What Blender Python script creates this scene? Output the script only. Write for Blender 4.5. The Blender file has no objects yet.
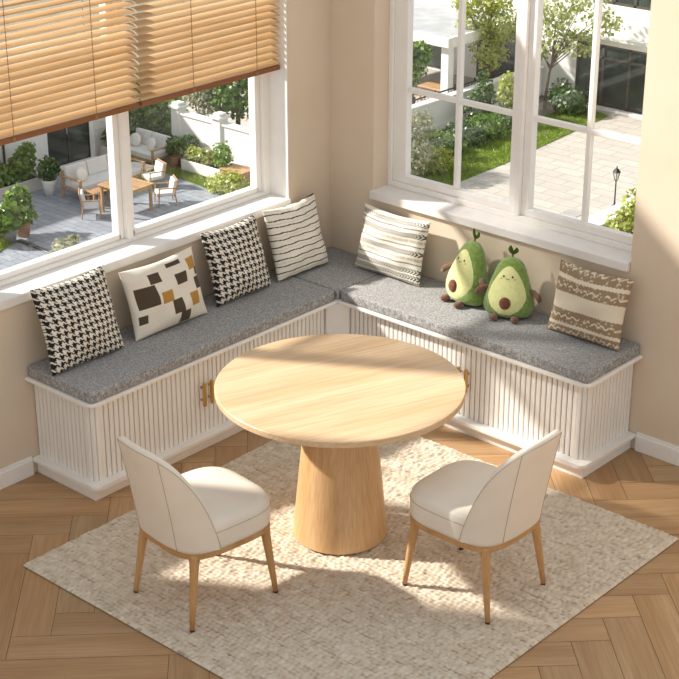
import bpy, bmesh, math, random
import numpy as np
from mathutils import Vector, Matrix
random.seed(7); np.random.seed(7)
PI = math.pi
SC = bpy.context.scene
COL = SC.collection

# ------------------------------------------------------------------ colour and materials
def lin(h):
    h = h.lstrip('#')
    return tuple((c/12.92 if c <= .04045 else ((c+.055)/1.055)**2.4) for c in (int(h[i:i+2], 16)/255 for i in (0, 2, 4))) + (1,)

class NT:
    def __init__(s, name):
        s.m = bpy.data.materials.new(name); s.m.use_nodes = True
        s.t = s.m.node_tree; s.N = s.t.nodes; s.b = s.N['Principled BSDF']
    def n(s, kind, **kw):
        x = s.N.new(kind)
        for k, v in kw.items():
            if k in x.inputs: x.inputs[k].default_value = v
            else: setattr(x, k, v)
        return x
    def l(s, a, b): s.t.links.new(a, b)

def M(name, c1, c2=None, scale=8., stretch=(1, 1, 1), rough=.55, bump=0., bscale=None, bstretch=None, detail=4., metallic=0.,
      lo=.35, hi=.65, rot=(0, 0, 0), spec=.4, coord='Object', attr=None, attr_mix=0., sheen=0.):
    """noise-mixed two-colour principled material, optionally bumped and tinted by a per-piece colour attribute"""
    t = NT(name); tc = t.n('ShaderNodeTexCoord')
    t.b.inputs['Roughness'].default_value = rough; t.b.inputs['Metallic'].default_value = metallic
    t.b.inputs['Specular IOR Level'].default_value = spec
    if sheen: t.b.inputs['Sheen Weight'].default_value = sheen
    def coords(st):
        mp = t.n('ShaderNodeMapping'); mp.inputs['Scale'].default_value = st; mp.inputs['Rotation'].default_value = rot
        t.l(tc.outputs[coord], mp.inputs['Vector']); return mp.outputs[0]
    A = lin(c1); B = lin(c2 or c1)
    no = t.n('ShaderNodeTexNoise', Scale=scale, Detail=detail); t.l(coords(stretch), no.inputs['Vector'])
    cr = t.n('ShaderNodeValToRGB'); cr.color_ramp.elements[0].position = lo; cr.color_ramp.elements[1].position = hi
    cr.color_ramp.elements[0].color = A; cr.color_ramp.elements[1].color = B
    t.l(no.outputs['Fac'], cr.inputs['Fac']); out = cr.outputs['Color']
    if attr:
        at = t.n('ShaderNodeAttribute', attribute_name=attr)
        mx = t.n('ShaderNodeMix', data_type='RGBA', blend_type='MULTIPLY'); mx.inputs[0].default_value = attr_mix
        t.l(out, mx.inputs[6]); t.l(at.outputs['Color'], mx.inputs[7]); out = mx.outputs[2]
    t.l(out, t.b.inputs['Base Color'])
    if bump:
        bn = t.n('ShaderNodeTexNoise', Scale=bscale or scale*3, Detail=3.); t.l(coords(bstretch or stretch), bn.inputs['Vector'])
        bp = t.n('ShaderNodeBump', Strength=min(1., bump), Distance=.004); t.l(bn.outputs['Fac'], bp.inputs['Height'])
        t.l(bp.outputs['Normal'], t.b.inputs['Normal'])
    return t.m

def wood(name, c1, c2, c3, axis='X', rough=.45, coord='Object', rot=0., s=1., attr=None, attr_mix=0.):
    """long-grain timber: broad cathedral bands, fine fibres and short pores"""
    t = NT(name); tc = t.n('ShaderNodeTexCoord'); k = {'X': (.09, 1, 1), 'Y': (1, .09, 1), 'Z': (1, 1, .09)}[axis]
    t.b.inputs['Roughness'].default_value = rough; t.b.inputs['Specular IOR Level'].default_value = .35
    r0 = t.n('ShaderNodeMapping'); r0.inputs['Rotation'].default_value = (0, 0, rot); t.l(tc.outputs[coord], r0.inputs['Vector'])
    def noise(sc, det, mul=1., dist=0.):
        mp = t.n('ShaderNodeMapping'); mp.inputs['Scale'].default_value = tuple(v if v == 1 else v*mul for v in k)
        t.l(r0.outputs[0], mp.inputs['Vector'])
        n = t.n('ShaderNodeTexNoise', Scale=sc*s, Detail=det, Distortion=dist); t.l(mp.outputs[0], n.inputs['Vector']); return n.outputs['Fac']
    broad = noise(9, 3, 1., .6); fine = noise(110, 2, .5)
    cr = t.n('ShaderNodeValToRGB'); e = cr.color_ramp.elements
    e[0].position = .32; e[0].color = lin(c1); e[1].position = .7; e[1].color = lin(c3); m = e.new(.5); m.color = lin(c2)
    t.l(broad, cr.inputs['Fac'])
    fr = t.n('ShaderNodeValToRGB'); fr.color_ramp.elements[0].position = .3; fr.color_ramp.elements[0].color = (.80, .77, .74, 1)
    fr.color_ramp.elements[1].position = .62; fr.color_ramp.elements[1].color = (1, 1, 1, 1); t.l(fine, fr.inputs['Fac'])
    mx = t.n('ShaderNodeMix', data_type='RGBA', blend_type='MULTIPLY'); mx.inputs[0].default_value = .8
    t.l(cr.outputs['Color'], mx.inputs[6]); t.l(fr.outputs['Color'], mx.inputs[7]); out = mx.outputs[2]
    if attr:
        at = t.n('ShaderNodeAttribute', attribute_name=attr)
        m2 = t.n('ShaderNodeMix', data_type='RGBA', blend_type='MULTIPLY'); m2.inputs[0].default_value = attr_mix
        t.l(out, m2.inputs[6]); t.l(at.outputs['Color'], m2.inputs[7]); out = m2.outputs[2]
    t.l(out, t.b.inputs['Base Color'])
    bp = t.n('ShaderNodeBump', Strength=.12, Distance=.002); t.l(fine, bp.inputs['Height']); t.l(bp.outputs['Normal'], t.b.inputs['Normal'])
    return t.m

def colour_attr(name, rough=.9, bump=.35, bscale=260., spec=.15, sheen=.1):
    """cloth whose woven pattern is stored per vertex"""
    t = NT(name); at = t.n('ShaderNodeAttribute', attribute_name='weave')
    t.l(at.outputs['Color'], t.b.inputs['Base Color'])
    t.b.inputs['Roughness'].default_value = rough; t.b.inputs['Specular IOR Level'].default_value = spec; t.b.inputs['Sheen Weight'].default_value = sheen
    tc = t.n('ShaderNodeTexCoord'); bn = t.n('ShaderNodeTexNoise', Scale=bscale, Detail=2.); t.l(tc.outputs['Object'], bn.inputs['Vector'])
    bp = t.n('ShaderNodeBump', Strength=bump, Distance=.003); t.l(bn.outputs['Fac'], bp.inputs['Height']); t.l(bp.outputs['Normal'], t.b.inputs['Normal'])
    return t.m

def glass_mat(name, tint=(1, 1, 1, 1), refl=.05):
    t = NT(name); t.N.remove(t.b); out = t.N['Material Output']
    tr = t.n('ShaderNodeBsdfTransparent'); tr.inputs[0].default_value = tint
    gl = t.n('ShaderNodeBsdfGlossy'); gl.inputs['Roughness'].default_value = .02
    mx = t.n('ShaderNodeMixShader'); mx.inputs[0].default_value = refl
    t.l(tr.outputs[0], mx.inputs[1]); t.l(gl.outputs[0], mx.inputs[2]); t.l(mx.outputs[0], out.inputs['Surface'])
    return t.m

def leaf_mat(name, c1, c2, trans=.35):
    t = NT(name); t.N.remove(t.b); out = t.N['Material Output']
    at = t.n('ShaderNodeAttribute', attribute_name='tint')
    mx = t.n('ShaderNodeMix', data_type='RGBA'); mx.inputs[6].default_value = lin(c1); mx.inputs[7].default_value = lin(c2)
    t.l(at.outputs['Fac'], mx.inputs[0])
    d = t.n('ShaderNodeBsdfDiffuse'); tl = t.n('ShaderNodeBsdfTranslucent'); g = t.n('ShaderNodeBsdfGlossy'); g.inputs['Roughness'].default_value = .4
    t.l(mx.outputs[2], d.inputs[0]); t.l(mx.outputs[2], tl.inputs[0])
    s1 = t.n('ShaderNodeMixShader'); s1.inputs[0].default_value = trans; t.l(d.outputs[0], s1.inputs[1]); t.l(tl.outputs[0], s1.inputs[2])
    s2 = t.n('ShaderNodeMixShader'); s2.inputs[0].default_value = .06; t.l(s1.outputs[0], s2.inputs[1]); t.l(g.outputs[0], s2.inputs[2])
    t.l(s2.outputs[0], out.inputs['Surface']); return t.m

MAT = dict(
    wall=M('wall_paint', '#DBC9B2', '#DECEB9', scale=3, rough=.9, bump=.05, bscale=180, spec=.1),
    white=M('white_painted_timber', '#F1EDE7', '#F4F1EC', scale=12, rough=.4, spec=.35),
    white_rib=M('white_ribbed_timber', '#EFEAE3', '#F3EFE9', scale=25, stretch=(1, 1, .15), rough=.45, bump=.06, bscale=80, bstretch=(1, 1, .1)),
    sill=M('pale_stone_sill', '#EFEBE6', '#E3DED8', scale=7, stretch=(1, 1, 1), rough=.35, lo=.45, hi=.8),
    blind=wood('honey_slat_wood', '#D0AA78', '#DAB98A', '#E8CCA2', 'Y', rough=.45),
    blind_dark=wood('dark_rail_wood', '#84522B', '#905C34', '#9C6940', 'Y', rough=.45),
    cord=M('tan_cord', '#8B6A45', '#9B7A55', rough=.9),
    table=wood('oak_table_top', '#D6B48C', '#DCBE98', '#E4C7A6', 'X', rough=.4, rot=-1.22, s=.8),
    tbase=wood('oak_pedestal', '#CBA16F', '#D3AC7D', '#DBB68A', 'Z', rough=.45, s=1.1),
    leg=wood('oak_chair_leg', '#BE8F5C', '#C99C69', '#D3A877', 'Z', rough=.45, s=1.6),
    band=wood('oak_chair_rail', '#B98A58', '#C49765', '#CEA271', 'X', rough=.45, s=1.6),
    leather=M('cream_leather', '#EBE1D2', '#E6DBCB', scale=6, rough=.42, bump=.08, bscale=240, spec=.4),
    stitch=M('stitched_seam', '#B9A992', rough=.8),
    foot=M('dark_foot_pad', '#3A322B', rough=.7),
    brass=M('brushed_brass', '#CFA45A', '#D8B06A', scale=40, stretch=(1, 1, .1), rough=.3, metallic=.85),
    floor=wood('oak_plank', '#B68F66', '#BE9970', '#C9A67E', 'X', rough=.38, coord='UV', attr='tint', attr_mix=1., s=.8),
    floorbase=M('floor_joint', '#7A5A3C', rough=.9),
    rug=colour_attr('looped_wool', rough=1., bump=.5, bscale=420, spec=.05),
    rugedge=M('rug_binding', '#8D7860', '#9C876E', scale=60, rough=1.),
    cloth=colour_attr('pillow_cloth'),
    plush_green=M('green_plush', '#728C43', '#8AA257', scale=60, rough=1., bump=.8, bscale=260, spec=.05, sheen=.5),
    plush_yellow=M('yellow_plush', '#DBDD96', '#E3E4A6', scale=60, rough=1., bump=.5, bscale=260, spec=.05, sheen=.4),
    plush_brown=M('brown_plush', '#6A3F2A', '#7C4D35', scale=60, rough=1., bump=.7, bscale=260, spec=.05, sheen=.4),
    plush_limb=M('dusky_brown_corduroy', '#6E4D3D', '#83614E', scale=60, rough=1., bump=.6, bscale=220, spec=.05, sheen=.4),
    plush_leaf=M('leaf_felt', '#3F5522', '#52692E', scale=40, rough=1., bump=.4, spec=.05),
    bead=M('black_bead', '#15110F', rough=.2), blush=M('blush_thread', '#D9A36E', rough=1.),
    glass=glass_mat('window_glass', refl=.03),
    stucco=M('white_stucco', '#EFEEEA', '#F5F4F1', scale=2, rough=.9, bump=.2, bscale=40),
    board=M('pale_siding', '#E2DDD4', '#EAE6DE', scale=4, rough=.8),
    coping=M('stone_coping', '#EBE8E2', '#F3F1EC', scale=5, rough=.8),
    slab=M('grey_roof_membrane', '#A8ABAE', '#BABDBF', scale=2, rough=.8),
    dark=M('dark_aluminium', '#3B3A39', '#444341', scale=6, rough=.4),
    bronze=M('bronze_aluminium', '#564D45', '#5F564E', scale=6, rough=.4),
    darkglass=M('dark_house_glass', '#2E3634', '#47514C', scale=1.2, rough=.06, spec=.7),  # dark reflective house panes, tone varied by noise
    patio=None, concrete=None,
    kerb=M('grey_kerb_stone', '#9B9A98', '#B0AFAC', scale=9, rough=.85),
    planter=M('pale_concrete_planter', '#C6C2BB', '#D6D2CB', scale=9, rough=.9, bump=.2),
    greypot=M('grey_pot', '#8E9092', '#9FA1A2', scale=9, rough=.8), terra=M('terracotta_pot', '#A67B5B', '#B98D6B', scale=9, rough=.85),
    rust=M('rusty_brown_pot', '#7E5037', '#936147', scale=9, rough=.85), whitepot=M('white_glazed_pot', '#EDECE8', rough=.3),
    soil=M('dark_soil', '#3C2D20', '#4B3A2A', scale=40, rough=1.),
    teak=wood('teak', '#B18862', '#BF9871', '#CBA782', 'X', rough=.6, s=1.5),
    outcush=M('pale_grey_outdoor_fabric', '#D9D7D3', '#E3E1DE', scale=30, rough=.95, bump=.2),
    pinkcush=M('off_white_pillow_fabric', '#E8E2D9', '#EFEAE2', scale=30, rough=.95),
    grass=leaf_mat('grass_blade', '#6C8826', '#A0B040', .3), lawn=M('lawn_earth', '#66802C', '#7C9438', scale=14, rough=1.),
    bark=M('brown_bark', '#6B5A48', '#857260', scale=12, stretch=(1, 1, .2), rough=1., bump=.6),
    L_dark=leaf_mat('deep_green_leaf', '#3B5A23', '#5E7E34'), L_mid=leaf_mat('mid_green_leaf', '#577A2C', '#8CAA4B'),
    L_yel=leaf_mat('yellow_green_leaf', '#9BA83F', '#CDD478', .45), L_olive=leaf_mat('olive_leaf', '#8E9B50', '#BFC67E', .45),
    L_pale=leaf_mat('pale_silver_leaf', '#8B9470', '#C9C7A6', .4), blossom=leaf_mat('pale_blossom', '#E8E0CC', '#F2D9C6', .3),
    iron=M('black_iron', '#26231F', rough=.5), lampglass=M('frosted_lantern_glass', '#D9D5C8', rough=.2),
    earth=M('garden_earth', '#8A8270', '#989080', scale=2, rough=1.),
)

def brick_ground(name, c1, c2, mortar, scale, rough=.75, off=.5):
    t = NT(name); tc = t.n('ShaderNodeTexCoord'); bt = t.n('ShaderNodeTexBrick'); bt.offset = off
    bt.inputs['Color1'].default_value = lin(c1); bt.inputs['Color2'].default_value = lin(c2); bt.inputs['Mortar'].default_value = lin(mortar)
    bt.inputs['Scale'].default_value = scale; bt.inputs['Mortar Size'].default_value = .012
    no = t.n('ShaderNodeTexNoise', Scale=3., Detail=5.); t.l(tc.outputs['Object'], no.inputs['Vector'])
    cr = t.n('ShaderNodeValToRGB'); cr.color_ramp.elements[0].color = (.82, .82, .82, 1); cr.color_ramp.elements[1].color = (1.05, 1.05, 1.05, 1)
    t.l(no.outputs['Fac'], cr.inputs['Fac']); t.l(tc.outputs['Object'], bt.inputs['Vector'])
    mx = t.n('ShaderNodeMix', data_type='RGBA', blend_type='MULTIPLY'); mx.inputs[0].default_value = 1
    t.l(bt.outputs['Color'], mx.inputs[6]); t.l(cr.outputs['Color'], mx.inputs[7]); t.l(mx.outputs[2], t.b.inputs['Base Color'])
    t.b.inputs['Roughness'].default_value = rough; return t.m
MAT['patio'] = brick_ground('grey_patio_tile', '#8F959F', '#A0A6AE', '#777D87', 1.1)
MAT['concrete'] = brick_ground('pale_driveway_paving', '#C2BBB1', '#CAC3B9', '#AFA89E', .55)

def heather(name, a, b, c):
    """grey slub weave: threads running both ways"""
    t = NT(name); tc = t.n('ShaderNodeTexCoord'); outs = []
    for st in ((420, 60, 60), (60, 420, 60), (150, 150, 150)):
        mp = t.n('ShaderNodeMapping'); mp.inputs['Scale'].default_value = st; t.l(tc.outputs['Object'], mp.inputs['Vector'])
        n = t.n('ShaderNodeTexNoise', Scale=1., Detail=2.); t.l(mp.outputs[0], n.inputs['Vector']); outs.append(n.outputs['Fac'])
    a1 = t.n('ShaderNodeMath', operation='ADD'); t.l(outs[0], a1.inputs[0]); t.l(outs[1], a1.inputs[1])
    a2 = t.n('ShaderNodeMath', operation='ADD'); t.l(a1.outputs[0], a2.inputs[0]); t.l(outs[2], a2.inputs[1])
    a3 = t.n('ShaderNodeMath', operation='DIVIDE'); t.l(a2.outputs[0], a3.inputs[0]); a3.inputs[1].default_value = 3
    cr = t.n('ShaderNodeValToRGB'); e = cr.color_ramp.elements; e[0].position = .38; e[0].color = lin(a); e[1].position = .62; e[1].color = lin(c)
    k = e.new(.5); k.color = lin(b); t.l(a3.outputs[0], cr.inputs['Fac']); t.l(cr.outputs['Color'], t.b.inputs['Base Color'])
    bp = t.n('ShaderNodeBump', Strength=.5, Distance=.002); t.l(a3.outputs[0], bp.inputs['Height']); t.l(bp.outputs['Normal'], t.b.inputs['Normal'])
    t.b.inputs['Roughness'].default_value = .95; t.b.inputs['Specular IOR Level'].default_value = .1; return t.m
MAT['heather'] = heather('grey_heather_weave', '#737271', '#9A9998', '#C4C3C1')

# ------------------------------------------------------------------ object helpers
def tag(o, label, cat, group=None, kind=None):
    o['label'] = label; o['category'] = cat
    if group: o['group'] = group
    if kind: o['kind'] = kind
    return o
def thing(name, label, cat, loc=(0, 0, 0), rz=0., group=None, kind=None):
    o = bpy.data.objects.new(name, None); COL.objects.link(o); o.location = loc; o.rotation_euler = (0, 0, rz); o.empty_display_size = .1
    return tag(o, label, cat, group, kind)
def link(name, me, m, parent=None, smooth=False):
    o = bpy.data.objects.new(name, me); COL.objects.link(o)
    for k in (m if isinstance(m, (list, tuple)) else [m]): me.materials.append(MAT[k] if isinstance(k, str) else k)
    if smooth: me.polygons.foreach_set('use_smooth', [True]*len(me.polygons))
    if parent: o.parent = parent
    return o
def obj(name, bm, m, parent=None, smooth=False):
    me = bpy.data.meshes.new(name); bmesh.ops.recalc_face_normals(bm, faces=bm.faces); bm.to_mesh(me); bm.free()
    return link(name, me, m, parent, smooth)
def np_obj(name, V, F, m, parent=None, smooth=False):
    me = bpy.data.meshes.new(name); V = np.asarray(V, np.float32); F = np.asarray(F, np.int32); k = F.shape[1]
    me.vertices.add(len(V)); me.vertices.foreach_set('co', V.ravel()); me.loops.add(F.size); me.loops.foreach_set('vertex_index', F.ravel())
    me.polygons.add(len(F)); me.polygons.foreach_set('loop_start', np.arange(0, F.size, k, dtype=np.int32))
    me.update(calc_edges=True); me.validate()
    return link(name, me, m, parent, smooth)
def structure(o): o['kind'] = 'structure'; return o
def copy_tree(o, parent=None):
    c = o.copy(); COL.objects.link(c)
    if parent: c.parent = parent
    for ch in [x for x in bpy.data.objects if x.parent == o]: copy_tree(ch, c)
    return c
def dup(root, label, loc=None, rz=None):
    c = copy_tree(root); c['label'] = label
    if loc: c.location = loc
    if rz is not None: c.rotation_euler = (0, 0, rz)
    return c

def box(bm, x0, x1, y0, y1, z0, z1, bev=0., seg=2, mtx=None):
    r = bmesh.ops.create_cube(bm, size=1.)['verts']
    for v in r: v.co = Vector(((x0+x1)/2+v.co.x*(x1-x0), (y0+y1)/2+v.co.y*(y1-y0), (z0+z1)/2+v.co.z*(z1-z0)))
    vs = list(r)
    if bev:
        es = list({e for v in r for e in v.link_edges})
        g = bmesh.ops.bevel(bm, geom=es, offset=bev, segments=seg, affect='EDGES', profile=.5)
        vs = list({v for f in g['faces'] for v in f.verts} | {v for v in r if v.is_valid})
    if mtx is not None: bmesh.ops.transform(bm, matrix=mtx, verts=vs)
    return vs
def B(*a, **k):
    bm = bmesh.new(); box(bm, *a, **k); return bm
def tube(bm, pts, rad, n=10, cap=True):
    """tube through points; rad a number or one per point"""
    pts = [Vector(p) for p in pts]; R = rad if isinstance(rad, (list, tuple)) else [rad]*len(pts); rings = []
    for i, p in enumerate(pts):
        t = (pts[min(i+1, len(pts)-1)]-pts[max(i-1, 0)]).normalized()
        a = Vector((0, 0, 1)) if abs(t.z) < .9 else Vector((1, 0, 0)); x = t.cross(a).normalized(); y = t.cross(x)
        rings.append([bm.verts.new(p+(x*math.cos(2*PI*k/n)+y*math.sin(2*PI*k/n))*R[i]) for k in range(n)])
    for a, b in zip(rings, rings[1:]):
        for k in range(n): bm.faces.new((a[k], a[(k+1) % n], b[(k+1) % n], b[k]))
    if cap: bm.faces.new(rings[0]); bm.faces.new(rings[-1])
    return bm
def T(pts, rad, n=10): return tube(bmesh.new(), pts, rad, n)
def lathe(prof, n=48, sx=1., sy=1., cap=True):
    bm = bmesh.new(); rings = []
    for r, z in prof: rings.append([bm.verts.new((r*sx*math.cos(2*PI*k/n), r*sy*math.sin(2*PI*k/n), z)) for k in range(n)])
    for a, b in zip(rings, rings[1:]):
        for k in range(n): bm.faces.new((a[k], a[(k+1) % n], b[(k+1) % n], b[k]))
    if cap: bm.faces.new(rings[0]); bm.faces.new(rings[-1])
    return bm
def prism(poly, z0, z1, bev=0., seg=2):
    """vertical prism over a plan outline"""
    bm = bmesh.new(); a = [bm.verts.new((x, y, z0)) for x, y in poly]; b = [bm.verts.new((x, y, z1)) for x, y in poly]
    n = len(poly); bm.faces.new(a); bm.faces.new(b)
    for k in range(n): bm.faces.new((a[k], a[(k+1) % n], b[(k+1) % n], b[k]))
    if bev:
        es = [e for e in bm.edges if abs(e.verts[0].co.z-e.verts[1].co.z) < 1e-6]
        bmesh.ops.bevel(bm, geom=es, offset=bev, segments=seg, affect='EDGES', profile=.5)
    return bm
def arc(cx, cy, r, a0, a1, n=6): return [(cx+r*math.cos(a0+(a1-a0)*k/n), cy+r*math.sin(a0+(a1-a0)*k/n)) for k in range(n+1)]
def ellipsoid(rx, ry, rz, loc=(0, 0, 0), u=20, v=12, mtx=None):
    bm = bmesh.new(); r = bmesh.ops.create_uvsphere(bm, u_segments=u, v_segments=v, radius=1.)['verts']
    for w in r: w.co = Vector((w.co.x*rx, w.co.y*ry, w.co.z*rz))
    bmesh.ops.transform(bm, matrix=(mtx if mtx is not None else Matrix.Translation(loc)), verts=r); return bm

# ------------------------------------------------------------------ the room shell
XE, YE, WH = 4.6, -4.6, 2.75                                # floor extents, wall height
OL0, OL1, SL = -3.22, -.328, .915                            # left opening in y, its sill height
OR0, OR1, SR = .30, 1.885, .945                             # right opening in x
HEAD, WT = 2.56, .24
bm = bmesh.new()
box(bm, -WT, 0, YE, OL0, 0, WH); box(bm, -WT, 0, OL1, 0, 0, WH); box(bm, -WT, 0, OL0, OL1, 0, SL-.05); box(bm, -WT, 0, OL0, OL1, HEAD, WH)
structure(obj('wall_left', bm, 'wall'))
bm = bmesh.new()
box(bm, -WT, OR0, 0, WT, 0, WH); box(bm, OR1, XE, 0, WT, 0, WH); box(bm, OR0, OR1, 0, WT, 0, SR-.045); box(bm, OR0, OR1, 0, WT, HEAD, WH)
structure(obj('wall_right', bm, 'wall'))

# herringbone floor: every plank its own tint, grain along its length
def floor():
    bm = bmesh.new(); uv = bm.loops.layers.uv.new('UVMap'); ca = bm.loops.layers.color.new('tint')
    W, L, g = .158, .79, .0012; ang = math.radians(45); c, s = math.cos(ang), math.sin(ang)
    def plank(u0, v0, du, dv, along_u):
        cxu, cyv = u0+du/2, v0+dv/2
        X, Y = cxu*c-cyv*s, cxu*s+cyv*c
        if X < -.7 or X > XE+.4 or Y > .7 or Y < YE-.4: return
        k = random.uniform(.92, 1.03); w = random.uniform(-.015, .015); o1, o2 = random.random()*50, random.random()*50
        P = [(u0+g, v0+g), (u0+du-g, v0+g), (u0+du-g, v0+dv-g), (u0+g, v0+dv-g)]
        vs = [bm.verts.new((u*c-v*s, u*s+v*c, 0)) for u, v in P]; f = bm.faces.new(vs)
        for l, (u, v) in zip(f.loops, P):
            a, b = (u-u0, v-v0) if along_u else (v-v0, u-u0)
            l[uv].uv = (a+o1, b+o2); l[ca] = (k+w, k, k-w, 1)
    for i in range(-70, 71):
        for j in range(-8, 9):
            ox, oy = i*W+j*L, i*W-j*L
            plank(ox, oy, L, W, True); plank(ox, oy+W, W, L, False)
    for co, no in (((-.02, 0, 0), (-1, 0, 0)), ((XE, 0, 0), (1, 0, 0)), ((0, .02, 0), (0, 1, 0)), ((0, YE, 0), (0, -1, 0))):
        bmesh.ops.bisect_plane(bm, geom=bm.verts[:]+bm.edges[:]+bm.faces[:], plane_co=co, plane_no=no, clear_outer=True)
    f = structure(obj('floor', bm, 'floor'))
    structure(obj('floor_slab', B(-WT, XE, YE, WT, -.2, -.0015), 'floorbase'))
    return f
floor()

def skirting(name, x0, x1, y0, y1, axis):
    bm = bmesh.new(); box(bm, x0, x1, y0, y1, 0, .082, .003)
    if axis == 'y': box(bm, x0, x0+.010, y0, y1, .08, .098, .003)
    else: box(bm, x0, x1, y1-.010, y1, .08, .098, .003)
    structure(obj(name, bm, 'white'))
skirting('baseboard_left', 0, .016, YE, -2.108, 'y'); skirting('baseboard_right', 1.994, XE, -.016, 0, 'x')

# left window: three lights, white frame deep in the wall
def left_window():
    fx0, fx1 = -.205, -.125
    bm = bmesh.new(); H = HEAD
    box(bm, fx0, fx1, OL1-.055, OL1, SL, H, .004); box(bm, fx0, fx1, OL0, OL0+.055, SL, H, .004)
    box(bm, fx0, fx1, OL0+.05, OL1-.05, SL, SL+.02, .004); box(bm, fx0, fx1, OL0+.05, OL1-.05, H-.045, H, .004)
    w = structure(obj('window_1', bm, 'white'))
    ms = (-2.26, -1.32)
    for m in ms: obj('mullion', B(fx0, fx1+.006, m-.018, m+.018, SL+.02, H-.045, .004), 'white', w)
    edges = [OL0+.055, ms[0], ms[1], OL1-.055]
    for a, b in zip(edges, edges[1:]):
        a2 = a if a == edges[0] else a+.018; b2 = b if b == edges[-1] else b-.018
        bm = bmesh.new(); x0, x1 = -.195, -.145; z0, z1 = SL+.02, H-.045; s = .034; q = .034
        box(bm, x0, x1, a2, a2+(s if a != edges[0] else q), z0, z1, .004); box(bm, x0, x1, b2-(s if b != edges[-1] else q), b2, z0, z1, .004)
        box(bm, x0, x1, a2+.02, b2-.02, z0, z0+.028, .004); box(bm, x0, x1, a2+.02, b2-.02, z1-.035, z1, .004)
        c = obj('casement', bm, 'white', w)
        obj('pane', B(-.172, -.168, a2+.024, b2-.024, z0+.026, z1-.033), 'glass', c)
    # white lined reveals
    bm = bmesh.new(); box(bm, -.125, .0015, OL1-.006, OL1, SL, H); box(bm, -.125, .0015, OL0, OL0+.006, SL, H); box(bm, -.125, .0015, OL0, OL1, H-.006, H)
    obj('reveal_lining', bm, 'white', w)
    obj('window_sill', B(-.205, .014, OL0-.012, OL1+.004, SL-.045, SL, .004), 'sill', w)
left_window()

def right_window():
    y0, y1 = .115, .2; bm = bmesh.new(); H = HEAD
    box(bm, OR0, OR0+.026, y0, y1, SR, H, .003); box(bm, OR1-.026, OR1, y0, y1, SR, H, .003)
    box(bm, OR0+.02, OR1-.02, y0, y1, SR, SR+.03, .003); box(bm, OR0+.02, OR1-.02, y0, y1, H-.04, H, .003)
    w = structure(obj('window_2', bm, 'white'))
    obj('mullion', B(1.128, 1.158, y0-.006, y1, SR+.03, H-.04, .004), 'white', w)
    for a, b, mu in ((OR0+.026, 1.128, .738), (1.158, OR1-.026, 1.522)):
        x0, x1 = .128, .172; z0, z1 = SR+.03, H-.04; bm = bmesh.new(); left = a < 1
        sa, sb = (.088, .048) if left else (.046, .03)
        box(bm, a, a+sa, x0, x1, z0, z1, .004); box(bm, b-sb, b, x0, x1, z0, z1, .004)
        box(bm, a+sa-.005, b-sb+.005, x0, x1, z0, z0+.04, .004); box(bm, a+sa-.005, b-sb+.005, x0, x1, z1-.04, z1, .004)
        c = obj('casement', bm, 'white', w)
        bm = bmesh.new(); box(bm, mu-.0125, mu+.0125, .134, .166, z0+.036, z1-.036, .004); box(bm, a+sa-.002, b-sb+.002, .135, .165, 1.463, 1.490, .004)
        obj('glazing_bar', bm, 'white', c)
        obj('pane', B(a+sa-.004, b-sb+.004, .148, .152, z0+.036, z1-.036), 'glass', c)
    obj('window_sill', B(OR0-.008, OR1-.004, -.022, y0+.09, SR-.045, SR, .004), 'sill', w)
right_window()

# ------------------------------------------------------------------ blinds
def blind(ya, yb, cords, label, tilt):
    z0 = 1.60; xc = -.055; t = thing('wooden_blind', label, 'blind', (xc, (ya+yb)/2, z0), 0, 'wooden blinds at the left window')
    h = (yb-ya)/2; bm = bmesh.new(); pitch, wd = .0345, .05; n = int((HEAD-.05-z0-.04)/pitch)
    for k in range(n):
        z = .042+pitch*k; a = tilt+random.uniform(-.025, .025)-.40*max(0, (k-8)/12); dy = random.uniform(-.0025, .0025)
        m = Matrix.Translation((0, dy, z)) @ Matrix.Rotation(a, 4, 'Y')
        us = [-wd/2+wd*q/6 for q in range(7)]; up = [(x, .0045*(1-(2*x/wd)**2)) for x in us]
        poly = [(x, y_+.0014) for x, y_ in up]+[(x, y_-.0014) for x, y_ in reversed(up)]
        A_ = [bm.verts.new(m @ Vector((x, -h, y_))) for x, y_ in poly]; B_ = [bm.verts.new(m @ Vector((x, h, y_))) for x, y_ in poly]; q_ = len(poly)
        bm.faces.new(A_); bm.faces.new(B_)
        for e_ in range(q_): bm.faces.new((A_[e_], A_[(e_+1) % q_], B_[(e_+1) % q_], B_[e_]))
    obj('slats', bm, 'blind', t)
    obj('bottom_rail', B(-.024, .024, -h, h, 0, .024, .004), 'blind_dark', t)
    obj('head_rail', B(-.026, .026, -h, h, HEAD-.05-z0, HEAD-.008-z0, .003), 'blind', t)
    for c in cords:
        bm = bmesh.new(); y = c-(ya+yb)/2
        for sx in (-.026, .026): tube(bm, [(sx, y, .0), (sx, y, HEAD-.05-z0)], .0016, 6)
        box(bm, .0235, .0265, y-.008, y+.008, .002, .022)
        obj('ladder_cord', bm, 'cord', t)
    return t
blind(-1.282, -.345, (-.95, -.515), 'wooden slat blind above the right half of the left window, next to the room corner', math.radians(22))
blind(-2.245, -1.296, (-2.03, -1.56), 'wooden slat blind cut by the left edge of the photo', math.radians(21))

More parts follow.
